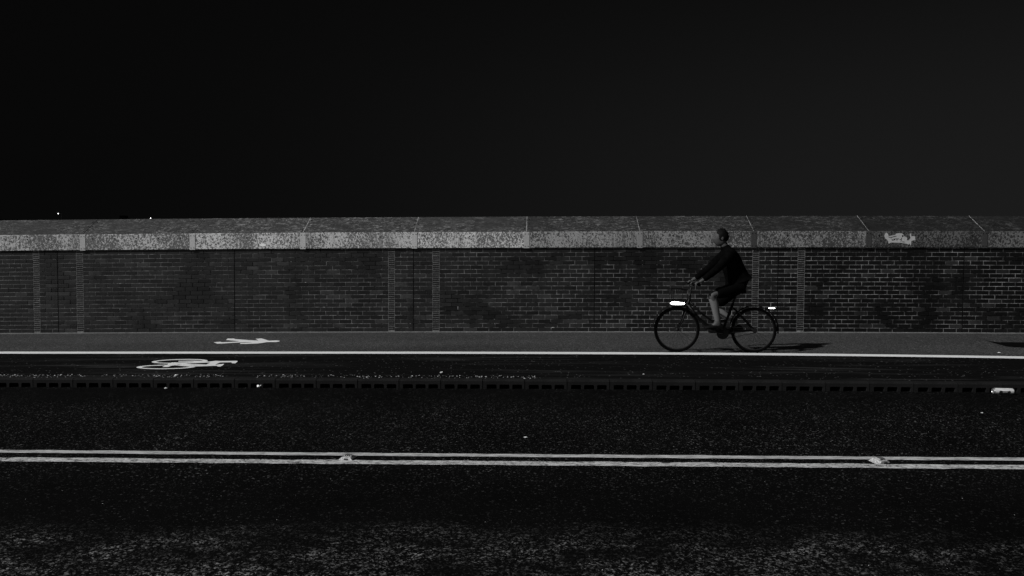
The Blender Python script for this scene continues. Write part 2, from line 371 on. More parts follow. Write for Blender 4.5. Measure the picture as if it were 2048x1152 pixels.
# ------------------------------------------------------------ drainage kerb blocks
PITCH = .4842
def kerb_block():
    root = thing('kerb_block', 'dark concrete drainage kerb block with three slots, edging the black cycle track', 'kerb', group='drainage kerb blocks along the cycle track')
    b = MB(); g = .008; w_ = PITCH-g; hz = .052; xs = [0, .040, .155, .192, .307, .340, .452, w_]
    xs = [0, .042, .157, .190, .305, .338, .449, w_]
    for i in (0, 2, 4, 6): b.box(xs[i], xs[i+1], 0, KW, -.02, hz, back=False)
    # body above the slots with a chamfered top edge
    prof = [(0, hz), (0, KT-.014), (.010, KT-.002), (.020, KT), (KW, KT), (KW, hz)]
    n = len(prof)
    for i in range(n):
        (ya, za), (yb, zb) = prof[i], prof[(i+1) % n]
        b.face([(0, ya, za), (w_, ya, za), (w_, yb, zb), (0, yb, zb)][::-1])
    b.face([(0, y, z) for y, z in prof]); b.face([(w_, y, z) for y, z in prof][::-1])
    for i in (1, 3, 5):      # rounded upper corners of each slot
        for s_, xe in ((1, xs[i]), (-1, xs[i+1])):
            b.face([(xe, .001, hz-.012), (xe+s_*.010, .001, hz), (xe, .001, hz)][::s_])
    b.box(0.001, w_-.001, .085, KW-.001, -.02, hz-.001, m=1, back=False)
    b.build('block', [M_KERB, M_HOLE], root, bend=False)
    return root
kb0 = kerb_block(); i0 = -15
x_first = ground_point(65, 757.5, KT)[0]-PITCH
n_k = 0
for i in range(-1, 28):
    x = x_first+i*PITCH
    o = kb0 if n_k == 0 else copy_tree(kb0)
    sl = (hump(x+PITCH)-hump(x))/PITCH
    o.location = (x, krb_y(x), hump(x)+random.uniform(-.0015, .0015)); o.rotation_euler = (0, -math.atan(sl), KRBS+random.uniform(-.002, .002))
    n_k += 1

# ------------------------------------------------------------ the parapet wall
wall = thing('brick_wall', 'long dark brick parapet wall under a sloped steel-faced coping, running the width of the street', 'wall', (0, WALL, PAVE))
WO = (0, WALL, PAVE)
ZB, ZT = PAVE-.002, 1.632; COURSE = .0752
J = [-8.665+3.2659*i for i in range(-1, 7)]    # movement joints; even ones in the old numbering carry strips
XL, XR = -11.9, 11.2
def bricks(x0, x1, start):
    b = MB(); n = int((ZT-ZB)/COURSE)+1
    for k in range(n):
        z0 = ZB+.003+k*COURSE; z1 = min(z0+COURSE-.010, ZT-.001)
        if z1-z0 < .012: continue
        x = x0; first = True
        while x < x1-.02:
            l = .215
            if first and (k+start) % 2: l = .1025
            first = False
            xe = min(x+l, x1)
            if x1-xe < .045: xe = x1
            if random.random() < .06 and xe-x > .2 and xe < x1: xe = x+random.uniform(.19, .215)
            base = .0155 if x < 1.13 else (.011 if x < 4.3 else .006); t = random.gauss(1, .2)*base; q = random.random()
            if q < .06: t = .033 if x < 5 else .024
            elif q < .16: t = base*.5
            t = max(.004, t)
            pr = -.0035+random.uniform(-.0012, .0012)
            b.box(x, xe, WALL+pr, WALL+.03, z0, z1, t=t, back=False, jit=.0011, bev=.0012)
            x = xe+.010
    return b
def mortar(x0, x1, mat, name='mortar'):
    b = MB(); n = max(1, int((x1-x0)/.5))
    for i in range(n):
        a, c_ = x0+(x1-x0)*i/n, x0+(x1-x0)*(i+1)/n
        b.face([(a, WALL, ZB-.05), (c_, WALL, ZB-.05), (c_, WALL, ZT), (a, WALL, ZT)])
    return b.build(name, mat, wall_part, WO)
segs = []
for i, jx in enumerate(J):
    nx = J[i+1] if i+1 < len(J) else jx+3.2659
    special = (i-1) % 2 == 0; nspecial = i % 2 == 0
    a = jx+.006; e = nx-.006
    if special:
        segs.append(('in', a, jx+.340)); segs.append(('strip', jx+.350, jx+.462)); a = jx+.472
    if nspecial:
        segs.append(('main', a, nx-.462)); segs.append(('strip', nx-.452, nx-.350)); segs.append(('in', nx-.340, e))
    else: segs.append(('main', a, e))
for kind_, a, e in segs:
    if e < XL or a > XR: continue
    if kind_ == 'strip':
        b = MB(); z = ZB+.03
        while z < ZT-.02:
            b.box(a, e, WALL-.003+random.uniform(-.001, .001), WALL+.03, z, z+.0275, t=random.uniform(.010, .026), back=False, jit=.0012, bev=.0008); z += .0385
        st = b.build('tile_strip', M_BRICK, wall, WO)
        wall_part = st; mortar(a-.010, e+.010, M_MORTAR2)
    else:
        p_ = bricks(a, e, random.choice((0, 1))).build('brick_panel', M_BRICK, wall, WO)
        wall_part = p_; mortar(a-(.0 if kind_ == 'main' else 0), e, M_MORTAR)
for jx in J:
    if XL < jx < XR:
        b = MB(); zs = [ZB+(ZT-ZB)*k/14 for k in range(15)]; off = [random.uniform(-.002, .002) for _ in zs]
        for k in range(14):
            b.face([(jx-.008+off[k], WALL-.0005, zs[k]), (jx+.008+off[k], WALL-.0005, zs[k]), (jx+.008+off[k+1], WALL-.0005, zs[k+1]), (jx-.008+off[k+1], WALL-.0005, zs[k+1])])
        b.build('movement_joint', M_JOINT, wall, WO)
# back of the wall
b = MB(); 
for i in range(24):
    a, c_ = XL+i, XL+i+1
    b.face([(c_, WALL+.45, -.6), (a, WALL+.45, -.6), (a, WALL+.45, ZT), (c_, WALL+.45, ZT)])
b.build('wall_back', M_MORTAR, wall, WO)
# coping: one unit every 2.02 m
CZ0, CZ1 = 1.633, 1.911; CY = WALL-.035; CY2 = CY+.486; CZ2 = CZ1+.2963
x0c = -8.1706
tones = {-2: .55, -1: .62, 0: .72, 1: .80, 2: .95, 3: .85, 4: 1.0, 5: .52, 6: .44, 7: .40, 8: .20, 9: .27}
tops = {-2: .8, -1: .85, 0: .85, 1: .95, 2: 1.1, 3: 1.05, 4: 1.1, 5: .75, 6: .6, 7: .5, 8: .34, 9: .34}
for i in range(-2, 10):
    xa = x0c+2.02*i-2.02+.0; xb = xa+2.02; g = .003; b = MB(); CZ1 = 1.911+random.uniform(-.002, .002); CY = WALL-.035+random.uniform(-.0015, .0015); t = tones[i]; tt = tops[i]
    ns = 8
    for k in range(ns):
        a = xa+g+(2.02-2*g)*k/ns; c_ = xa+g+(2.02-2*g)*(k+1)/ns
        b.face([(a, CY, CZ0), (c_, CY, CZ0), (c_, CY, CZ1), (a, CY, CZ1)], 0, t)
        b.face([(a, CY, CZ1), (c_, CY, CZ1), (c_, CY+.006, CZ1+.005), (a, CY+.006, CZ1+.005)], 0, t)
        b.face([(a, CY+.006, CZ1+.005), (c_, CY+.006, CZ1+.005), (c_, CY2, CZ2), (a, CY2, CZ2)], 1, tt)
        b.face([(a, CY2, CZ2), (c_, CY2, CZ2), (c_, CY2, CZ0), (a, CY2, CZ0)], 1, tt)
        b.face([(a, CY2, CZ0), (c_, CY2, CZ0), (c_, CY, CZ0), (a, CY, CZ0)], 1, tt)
    for xx in (xa+g, xb-g):
        q = [(xx, CY, CZ0), (xx, CY, CZ1), (xx, CY+.006, CZ1+.005), (xx, CY2, CZ2), (xx, CY2, CZ0)]
        b.face(q if xx < xa+1 else q[::-1], 1, tt)
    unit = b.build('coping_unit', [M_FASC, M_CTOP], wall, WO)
    for k in range(5):                              # black fixings along the face
        xx = xa+.185+.4035*k; zz = CZ1-.075
        if xx > xb-.05: continue
        r = MB(); r.tube([(xx, CY-.004, zz), (xx, CY+.003, zz)], .0105, 10)
        r.build('rivet', M_RIVET, unit, WO)
    # cover plate at the right end of the unit
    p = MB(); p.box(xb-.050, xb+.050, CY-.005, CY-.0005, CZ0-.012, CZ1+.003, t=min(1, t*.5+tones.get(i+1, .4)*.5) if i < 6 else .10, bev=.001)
    pl = p.build('cover_plate', M_PLATE, unit, WO)
    for dx in (-.027, .027):
        for zz in (CZ1-.035, CZ0+.022):
            p = MB(); p.tube([(xb+dx, CY-.009, zz), (xb+dx, CY-.004, zz)], .0075, 8); p.build('bolt', M_RIVET, unit, WO)
    # sealed seam up the slope
    hs = {0: .0022, 1: .003, 2: .012, 3: .006, 4: .007, 5: .005, 6: .004, 7: .003, 8: .006}.get(i, .004)
    s_ = MB(); pr = None; nn = 16
    for k in range(nn+1):
        q = k/nn; wv_ = random.uniform(-.3, .3)*hs; hw = hs*random.uniform(.5, 1.1)*.75
        y = CY+.006+(CY2-CY-.006)*q; z = CZ1+.005+(CZ2-CZ1-.005)*q+.003
        cur = ((xb+wv_-hw, y, z), (xb+wv_+hw, y, z), (xb+wv_, y, z+.003))
        if pr: s_.face([pr[0], pr[2], cur[2], cur[0]]); s_.face([pr[2], pr[1], cur[1], cur[2]])
        pr = cur
    s_.build('seam', M_SEAM if i >= 2 else M_RIVET, unit, WO)
    for q in (.2, .5, .8):
        for sx in (-.04, .04):
            y = CY+.006+(CY2-CY-.006)*q; z = CZ1+.005+(CZ2-CZ1-.005)*q
            r = MB(); r.box(xb+sx-.008, xb+sx+.008, y-.010, y+.010, z-.003, z+.007); r.build('rivet', M_RIVET, unit, WO)
    if i == 8: gu = unit
    if i == 2: su = unit
def wall_decal(name, polys, mat, parent, off):
    b = MB()
    for q in polys: b.face([(lambda w_: (w_[0], CY-off, w_[1]))(wall_point(u, v, CY)) for u, v in q][::-1])
    bm_o = b.build(name, mat, parent, WO)
    bm = bmesh.new(); bm.from_mesh(bm_o.data); bmesh.ops.triangulate(bm, faces=bm.faces[:]); bm.to_mesh(bm_o.data); bm.free()
    return bm_o
patch = [(555,370),(560,330),(595,285),(640,320),(650,370),(710,355),(800,340),(820,310),(880,300),(960,305),(1000,350),(1065,395),(1075,430),(1060,465),(1110,460),(1150,410),(1130,340),(1140,305),(1165,310),(1168,370),(1250,370),(1260,455),(1175,470),(1165,500),(1160,575),(1140,570),(1135,530),(1105,560),(1080,545),(950,520),(720,512),(650,535),(640,490),(610,440),(585,430)]
wall_decal('graffiti_patch', [S(patch, 11.38, 1720, 440)], M_GRAF, gu, .002)
strokes = [[(690,412),(715,425),(725,465),(742,430),(755,462),(770,415)], [(765,445),(792,432),(778,418),(768,440),(790,452)], [(825,405),(800,412),(815,428),(830,440),(808,452)],
           [(842,450),(848,412),(852,425),(868,410),(876,440)], [(885,410),(896,440),(925,440),(940,400),(938,450),(925,485),(905,462)], [(640,380),(700,392),(770,370),(825,358)], [(950,380),(990,352),(1035,368)], [(955,492),(1010,494)]]
wall_decal('graffiti_tag', [S([a, b_, (b_[0]+6, b_[1]+12), (a[0]+6, a[1]+12)], 11.38, 1720, 440) for st_ in strokes for a, b_ in zip(st_, st_[1:])], M_INK, gu, .004)
wall_decal('paint_splat', [[(519.5,489),(522,487.5),(527,487.3),(531.5,488.2),(532.3,490.5),(530,492.4),(525,492.8),(521,491.8),(519.2,490.5)]], M_SPLAT, su, .002)

# ------------------------------------------------------------ grit
def chip(b, x, y, z, r):
    n = 5; P = []
    for k in range(n):
        a = 2*math.pi*k/n+random.uniform(-.3, .3); rr = r*random.uniform(.6, 1.2); P.append((x+rr*math.cos(a)*1.25, y+rr*math.sin(a), z))
    top = (x+random.uniform(-.3, .3)*r, y+random.uniform(-.3, .3)*r, z+r*random.uniform(.5, .9))
    for k in range(n): b.face([P[k], P[(k+1) % n], top])
b = MB()
for _ in range(1000):
    x = -6.6+abs(random.gauss(0, 1))*0+random.random()**1.15*6.8; d = random.betavariate(2, 1.6)
    if noise.noise(Vector((x*2.2, 0, 1)))+noise.noise(Vector((x*9, 5, 1)))*.6 < random.uniform(-.5, .35): continue
    z = KT+.004*d; chip(b, x, krb_y(x)+.055+.23*d, z, random.choice((.002, .003, .004, .005, .007, .011)))
for _ in range(240):
    x = random.uniform(-6, 7); chip(b, x, WALL-random.random()**2*.12-.01, PAVE, random.choice((.003, .004, .006)))
b.build('gravel', M_GRIT, kind='stuff', label='pale grit gathered along the back of the kerb and the foot of the wall')
b = MB()
for _ in range(260):
    y = random.uniform(2.6, 8.3); x = random.uniform(-.75, .75)*y; chip(b, x, y, 0, random.choice((.0012, .0015, .002, .002, .003)))
for _ in range(70):
    y = random.uniform(8.7, 13); x = random.uniform(-.72, .72)*y; chip(b, x, y, PAVE, random.choice((.002, .003, .004)))
b.build('grit', M_GRIT, kind='stuff', label='scattered pale grit on the road and pavement')
def pebble(u, v, z, r, name, label, cat, fl=1.):
    x, y = ground_point(u, v, z); b = MB(); n, h = 9, 5; V = Vector
    for _ in range(1):
        base = len(b.v)
        b.ball((x, y, z+r*.5*fl), (r*1.25, r, r*.62*fl), n=10, h=6)
        for i in range(len(b.v)):
            p = Vector(b.v[i]); d = noise.noise(p*90)*r*.5; c0 = Vector((x, y, z+r*.5*fl)); b.v[i] = tuple(p+(p-c0).normalized()*d)
    return b.build(name, M_STONE, origin=(x, y, z), bend=True, label=label, category=cat)
pebble(883, 746, PAVE, .016, 'stone', 'small white stone on the black cycle track near the middle', 'stone')
pebble(1287, 749, PAVE, .009, 'stone', 'tiny white stone on the dark cycle track in front of the cyclist', 'stone')
pebble(352, 752, KT, .016, 'stone', 'white stone among grit on the kerb below the bicycle symbol', 'stone')
pebble(332, 777.5, 0, .014, 'stone', 'white stone on the road at a kerb slot below the bicycle symbol', 'stone')
pebble(1051, 875, 0, .013, 'stone', 'pale stone in the middle of the dark road lane, left of centre', 'stone', .5)
pebble(1964, 826, 0, .009, 'stone', 'small pale stone on the road below the white can', 'stone', .7)
pebble(1998, 705.5, PAVE, .018, 'stone', 'flat pale stone on the footway below the black wedge', 'stone', .4)
x, y = ground_point(519, 776, 0); b = MB()          # crumpled paper scrap
for dx, r_, a in ((-.012, .030, .3), (.016, .024, 1.2)):
    P = [(x+dx+r_*math.cos(a+k*1.25)*.7, y+r_*math.sin(a+k*1.25)*.4, .004+.032*abs(math.sin(k*2.1+a))) for k in range(5)]
    c0 = (x+dx, y, .038)
    for k in range(5): b.face([P[k], P[(k+1) % 5], c0]); b.face([(p[0], p[1]-.002, p[2]-.002) for p in (c0, P[(k+1) % 5], P[k])])
b.build('paper_scrap', M_SPLAT, origin=(x, y, 0), label='crumpled white paper scrap on the road against a kerb slot', category='litter')

# ------------------------------------------------------------ road studs
def stud(u, v, rot, label, tilt=0.):
    x, y = ground_point(u, v, .01); root = thing('road_stud', label, 'road stud', (x, y, hump(x)), 'road studs between the double lines')
    root.rotation_euler = (tilt, 0, rot)
    b = MB(); L_, W_ = .062, .048                     # casting: low truncated wedge with a channel
    lo = [(-L_, -W_), (L_, -W_), (L_, W_), (-L_, W_)]; hi = [(-L_*.55, -W_*.8), (L_*.60, -W_*.8), (L_*.60, W_*.8), (-L_*.55, W_*.8)]; h = .024
    for k in range(4):
        a, c_ = lo[k], lo[(k+1) % 4]; d, e = hi[(k+1) % 4], hi[k]
        b.face([(a[0], a[1], .001), (c_[0], c_[1], .001), (d[0], d[1], h), (e[0], e[1], h)])
    b.face([(p[0], p[1], h) for p in hi]); b.build('casting', M_STUD, root, bend=False)
    b = MB(); b.box(-.024, .030, -.020, .020, h-.004, h+.010, bev=.003); ins = b.build('rubber_insert', M_STUD, root, bend=False)
    for k in range(3): 
        b = MB(); b.box(-.020+k*.017, -.012+k*.017, -.0215, .0215, h+.004, h+.0118); b.build('rib', M_STUDD, ins, bend=False)
    for sx in (-1, 1):
        for sy in (-.011, .011):
            b = MB(); b.ball((sx*.027+.003, sy, h+.004), .0055, n=8, h=6); b.build('lens', M_GLASS, root, bend=False, smooth=True)
    b = MB(); b.box(L_*.6+.001, L_-.004, -.040, .040, .004, .018); b.build('ramp', M_STUDD, root, bend=False)
    b = MB(); b.box(-.012, .020, -W_*.98-.002, -W_*.9, .003, .016); b.build('slot', M_STUDD, root, bend=False)
    return root
stud(697, 915.5, math.radians(-16), 'upright white road stud with dark slots between the double lines, left of centre')
stud(1759, 921.5, math.radians(28), 'tilted scuffed white road stud between the double lines, toward the right', .12)

# ------------------------------------------------------------ drinks can
x1c, y1c = ground_point(2006, 788.5, 0)
can = thing('drinks_can', 'empty white drinks can with a dark badge lying on its side against the kerb', 'can', (x1c, y1c, hump(x1c)))
def lathe(b, prof, n=28, m=0, az=(0, 360)):
    ps = len(prof); base = len(b.v); steps = n
    for k in range(steps+1):
        a = math.radians(az[0]+(az[1]-az[0])*k/steps)
        for (xx, r) in prof: b.v.append((xx, r*math.cos(a), .033+r*math.sin(a)))
    for k in range(steps):
        for i in range(ps-1):
            b.f.append((base+k*ps+i, base+k*ps+i+1, base+(k+1)*ps+i+1, base+(k+1)*ps+i)); b.m.append(m); b.t.append(0.)
b = MB(); lathe(b, [(-.092, .0328), (-.04, .0330), (.03, .0322), (.092, .0330), (.100, .0300)]); b.build('can_body', M_CAN, can, bend=False, smooth=True)
b = MB(); lathe(b, [(-.092, .0328), (-.100, .0290), (-.106, .0262), (-.109, .0262), (-.108, .0240), (-.104, .0235), (-.103, .001)]); b.build('can_lid', M_CANM, can, bend=False, smooth=True)
b = MB(); lathe(b, [(.100, .0300), (.106, .0262), (.110, .0240), (.106, .0200), (.103, .001)]); b.build('can_base', M_CANM, can, bend=False, smooth=True)
b = MB()
cs = [(-.058, 176, 226), (-.045, 160, 228), (-.030, 164, 228), (-.020, 172, 226), (.030, 172, 226), (.040, 166, 228), (.052, 165, 228), (.062, 176, 224)]
for (xa, a0, a1), (xb_, b0, b1) in zip(cs, cs[1:]):
    for k in range(4):
        q = []
        for xx, s0, s1, kk in ((xa, a0, a1, k), (xb_, b0, b1, k), (xb_, b0, b1, k+1), (xa, a0, a1, k+1)):
            an = math.radians(s0-0+(s1-s0)*kk/4); r = .0338; q.append((xx, r*math.cos(an), .033-0+r*math.sin(an)+0))
        b.face(q)
for f in range(0): pass
bd = b.build('badge', M_BADGE, can, bend=False)
b = MB()
for k in range(6):
    xx = -.022+k*.0088; an0, an1 = math.radians(184), math.radians(198); r = .0343
    b.face([(xx, r*math.cos(an0), .033+r*math.sin(an0)), (xx+.0055, r*math.cos(an0), .033+r*math.sin(an0)), (xx+.0048, r*math.cos(an1), .033+r*math.sin(an1)), (xx+.0008, r*math.cos(an1), .033+r*math.sin(an1))])
b.build('lettering', M_CAN, bd, bend=False)
can.rotation_euler = (0, 0, math.radians(-3.0)); can.location.z += .002

# ------------------------------------------------------------ bicycle (rolling left along the footway edge)
BX, BY = 2.62, 10.56; BZ = PAVE+.004+hump(BX)
bike = thing('bicycle', 'dark step-through bicycle with lit front and rear lamps, ridden left by the black-clad rider', 'bicycle', (BX, BY, BZ))
FX, RX, AX = -.54, .55, .325                     # axle positions, wheel radius
def wheel(cx):
    r = MB(); r.ring((cx, 0, AX), AX-.018, .0185, 48, 0, 10); tyre_root = r
    wl = thing_part('wheel', bike, (cx, 0, 0))
    r = MB(); r.ring((0, 0, AX), AX-.018, .0185, 48, 0, 10); r.build('tyre', M_RUB, wl, bend=False, smooth=True)
    r = MB(); r.ring((0, 0, AX), AX-.040, .009, 48, 0, 8); r.build('rim', M_ALU, wl, bend=False, smooth=True)
    r = MB()
    for k in range(28):
        a = 2*math.pi*k/28; s_ = .028*(1 if k % 2 else -1)
        r.tube([(.02*math.cos(a+.9*s_*30), s_, AX+.02*math.sin(a+.9*s_*30)), ((AX-.045)*math.cos(a), 0, AX+(AX-.045)*math.sin(a))], .0011, 4)
    r.build('spokes', M_ALU, wl, bend=False)
    r = MB(); r.tube([(0, -.045, AX), (0, -.02, AX), (0, .02, AX), (0, .045, AX)], [.026, .02, .02, .026], 12); r.build('hub', M_ALU, wl, bend=False, smooth=True)
def thing_part(name, parent, loc):
    o = bpy.data.objects.new(name, None); C.collection.objects.link(o); o.parent = parent; o.location = loc; o.empty_display_size = .05; return o
wheel(FX); wheel(RX)
BBp = (.10, 0, .285); seat_top = (.30, 0, .86); head_t = (-.36, 0, .80); head_b = (-.40, 0, .62)
b = MB()
b.tube([head_b, head_t], .021, 12)
b.tube([(-.385, 0, .68), (-.25, 0, .50), (-.08, 0, .36), BBp], .025, 12); b.tube([BBp, (.25, 0, .70)], .019, 12)
b.tube([(-.375, 0, .74), (-.20, 0, .56), (-.02, 0, .44), (.17, 0, .46)], .015, 10)
for s_ in (-.055, .055):
    b.tube([BBp, (.2, s_*.8, .29), (RX, s_, AX)], .010, 8); b.tube([(.235, 0, .66), (.32, s_, .58), (RX, s_, AX)], .009, 8)
b.tube([(.10, -.04, .285), (.10, .04, .285)], .026, 12); b.build('frame', M_FRAME, bike, bend=False, smooth=True)
b = MB(); b.tube([head_b, (-.405, 0, .60)], .02, 10)
for s_ in (-.05, .05): b.tube([(-.41, s_*.5, .61), (-.425, s_, .58), (-.47, s_, .45), (FX, s_, AX)], [.013, .013, .012, .009], 8)
b.build('fork', M_FRAME, bike, bend=False, smooth=True)
for cx, a0, a1 in ((FX, 20, 175), (RX, -8, 165)):
    b = MB(); n = 24; rr = AX+.028
    for k in range(n):
        q0, q1 = math.radians(a0+(a1-a0)*k/n), math.radians(a0+(a1-a0)*(k+1)/n)
        for y0, y1, d0, d1 in ((-.03, -.012, -.010, 0), (-.012, .012, 0, 0), (.012, .03, 0, -.010)):
            b.face([(cx+(rr+d0)*math.cos(q0), y0, AX+(rr+d0)*math.sin(q0)), (cx+(rr+d1)*math.cos(q0), y1, AX+(rr+d1)*math.sin(q0)), (cx+(rr+d1)*math.cos(q1), y1, AX+(rr+d1)*math.sin(q1)), (cx+(rr+d0)*math.cos(q1), y0, AX+(rr+d0)*math.sin(q1))])
    b.build('mudguard', M_BLACK, bike, bend=False, smooth=True)
b = MB(); b.tube([head_t, (-.345, 0, .95)], .014, 10)
hb = b
hb.tube([(-.28, -.27, .975), (-.34, -.24, .98), (-.385, -.14, .965), (-.355, 0, .955), (-.385, .14, .965), (-.34, .24, .98), (-.28, .27, .975)], .011, 10)
hbar = hb.build('handlebar', M_ALU, bike, bend=False, smooth=True)
for s_ in (-1, 1):
    b = MB(); b.tube([(-.385+.02, s_*.20, .972), (-.33, s_*.245, .98), (-.272, s_*.273, .975)], .016, 10); b.build('grip', M_RUB, hbar, bend=False, smooth=True)
    b = MB(); b.tube([(-.38, s_*.18, .955), (-.40, s_*.21, .945), (-.35, s_*.262, .95)], .005, 6); b.build('brake_lever', M_ALU, hbar, bend=False, smooth=True)
b = MB(); b.tube([(.23, 0, .64), (.30, 0, .86)], .014, 10); b.build('seat_post', M_ALU, bike, bend=False, smooth=True)
b = MB(); sp = [(.13, .018), (.19, .028), (.25, .05), (.32, .085), (.39, .09), (.42, .06)]; zt_ = .90
for (xa, wa), (xb_, wb) in zip(sp, sp[1:]):
    b.face([(xa, -wa, zt_), (xb_, -wb, zt_), (xb_, wb, zt_), (xa, wa, zt_)]); b.face([(xa, wa, zt_-.05), (xb_, wb, zt_-.05), (xb_, -wb, zt_-.05), (xa, -wa, zt_-.05)])
    for s_ in (-1, 1): b.face([(xa, s_*wa, zt_-.05), (xb_, s_*wb, zt_-.05), (xb_, s_*wb, zt_), (xa, s_*wa, zt_)][::-s_])
b.face([(.13, -.018, zt_-.05), (.13, -.018, zt_), (.13, .018, zt_), (.13, .018, zt_-.05)][::-1]); b.face([(.42, -.06, zt_-.05), (.42, -.06, zt_), (.42, .06, zt_), (.42, .06, zt_-.05)])
b.build('saddle', M_BLACK, bike, bend=False)
# front carrier and lamp in front of the head tube
b = MB()
for s_ in (-.13, 0, .13): b.tube([(-.40, s_*.4, .70), (-.45, s_, .72), (-.62, s_, .74), (-.63, s_, .90)], .006, 6)
for zz in (.74, .90): b.tube([(-.43, -.15, zz), (-.63, -.15, zz), (-.63, .15, zz), (-.43, .15, zz)], .006, 6)
b.tube([(-.43, -.15, .74), (-.43, -.15, .90)], .006, 6); b.tube([(-.43, .15, .74), (-.43, .15, .90)], .006, 6)
b.build('front_rack', M_FRAME, bike, bend=False, smooth=True)
lamp = MB(); lamp.box(-.63, -.44, -.064, .064, .650, .682, bev=.006); hl = lamp.build('headlight', M_BLACK, bike, bend=False)
lamp = MB(); lamp.ball((-.535, 0, .700), (.105, .062, .026), n=20, h=10); lamp.build('lens', M_LAMP, hl, bend=False, smooth=True)
b = MB(); b.box(.755, .80, -.035, .035, .615, .635, bev=.003); b.tube([(.62, 0, .66), (.76, 0, .625)], .006, 6); tl = b.build('rear_light', M_BLACK, bike, bend=False)
b = MB(); b.ball((.800, 0, .640), (.048, .036, .008), n=16, h=8); b.build('lens', M_TAIL, tl, bend=False, smooth=True)
b = MB(); b.ring((.10, -.05, .285), .085, .004, 36, 0, 6); n = 30
b.tube([(.10, -.06, .285), (.10, -.045, .285)], .082, 30); b.build('chainring', M_ALU, bike, bend=False)
b = MB(); b.tube([(.10, -.058, .372), (RX, -.058, AX+.035)], .004, 5); b.tube([(.10, -.058, .200), (RX, -.058, AX-.035)], .004, 5); b.tube([(RX, -.065, AX), (RX, -.05, AX)], .036, 18); b.build('chain', M_ALU, bike, bend=False)
PA = math.radians(172)
pedals = []
for s_, a in ((-1, PA), (1, PA+math.pi)):
    px, pz = .10+.17*math.cos(a), .285+.17*math.sin(a)
    b = MB(); b.tube([(.10, s_*.07, .285), (px, s_*.085, pz)], [.014, .010], 8); cr = b.build('crank', M_ALU, bike, bend=False, smooth=True)
    b = MB(); b.box(px-.045, px+.045, s_*.135-.045, s_*.135+.045, pz-.012, pz+.012, bev=.003); b.build('pedal', M_BLACK, cr, bend=False); pedals.append((px, s_*.135, pz))

# ------------------------------------------------------------ the rider
def skin(name, joints, bones, root, mat, parent=None, extra=None, sub=2, **tags):
    names = list(joints); idx = {n: i for i, n in enumerate(names)}
    me = bpy.data.meshes.new(name); me.from_pydata([joints[n][0] for n in names], [(idx[a], idx[c_]) for a, c_ in bones], [])
    o = bpy.data.objects.new(name, me); C.collection.objects.link(o)
    md = o.modifiers.new('skin', 'SKIN'); md.use_smooth_shade = True; md.branch_smoothing = .4
    if not me.skin_vertices: 
        bm = bmesh.new(); bm.from_mesh(me); bm.verts.layers.skin.verify(); bm.to_mesh(me); bm.free()
    for n in names:
        r = joints[n][1]; r = r if isinstance(r, tuple) else (r, r)
        me.skin_vertices[0].data[idx[n]].radius = r; me.skin_vertices[0].data[idx[n]].use_root = (n == root)
    sb = o.modifiers.new('sub', 'SUBSURF'); sb.levels = sub; sb.render_levels = sub
    dg = bpy.context.evaluated_depsgraph_get(); dg.update()
    m2 = bpy.data.meshes.new_from_object(o.evaluated_get(dg)); m2.name = name
    o.modifiers.clear(); o.data = m2
    if extra:
        bm = bmesh.new(); bm.from_mesh(m2); tmp = bpy.data.meshes.new('tmp'); tmp.from_pydata(extra.v, [], extra.f); bm.from_mesh(tmp); bm.to_mesh(m2); bm.free(); bpy.data.meshes.remove(tmp)
    m2.materials.clear(); m2.materials.append(mat)
    for p in m2.polygons: p.use_smooth = True; p.material_index = 0
    if parent: o.parent = parent
    for k, v in tags.items(): o[k] = v
    return o
def ik(a, c_, l1, l2, fwd):
    a, c_ = Vector(a), Vector(c_); d = c_-a; L_ = min(d.length, l1+l2-.002); dn = d.normalized()
    x = (l1*l1-l2*l2+L_*L_)/(2*L_); h = math.sqrt(max(0, l1*l1-x*x)); f = Vector(fwd); f = (f-dn*f.dot(dn)).normalized()
    return a+dn*x+f*h
hipc = (.34, 0, .95); chest = (.20, 0, 1.30); neck = (.145, 0, 1.46)
sh = {s_: (.165, s_*.185, 1.41) for s_ in (-1, 1)}
grip = {s_: (-.315, s_*.25, .995) for s_ in (-1, 1)}
wrist = {s_: (-.255, s_*.255, 1.030) for s_ in (-1, 1)}
elb = {s_: ik(sh[s_], wrist[s_], .30, .27, (0, s_*.5, -1)) for s_ in (-1, 1)}
hip = {s_: (.33, s_*.095, .93) for s_ in (-1, 1)}
ank = {}; 
for (px, py, pz), s_ in zip(pedals, (-1, 1)): ank[s_] = (px+.085, s_*.125, pz+.115)
knee = {s_: ik(hip[s_], ank[s_], .445, .425, (-1, s_*.15, .4)) for s_ in (-1, 1)}
Jt = {'pelvis': (hipc, (.10, .12)), 'waist': ((.29, 0, 1.10), (.11, .13)), 'chest': (chest, (.10, .12)), 'neckb': (neck, .065), 'neckt': ((.115, 0, 1.52), .055), 'skull': ((.085, 0, 1.60), .06)}
Bn = [('pelvis', 'waist'), ('waist', 'chest'), ('chest', 'neckb'), ('neckb', 'neckt'), ('neckt', 'skull')]
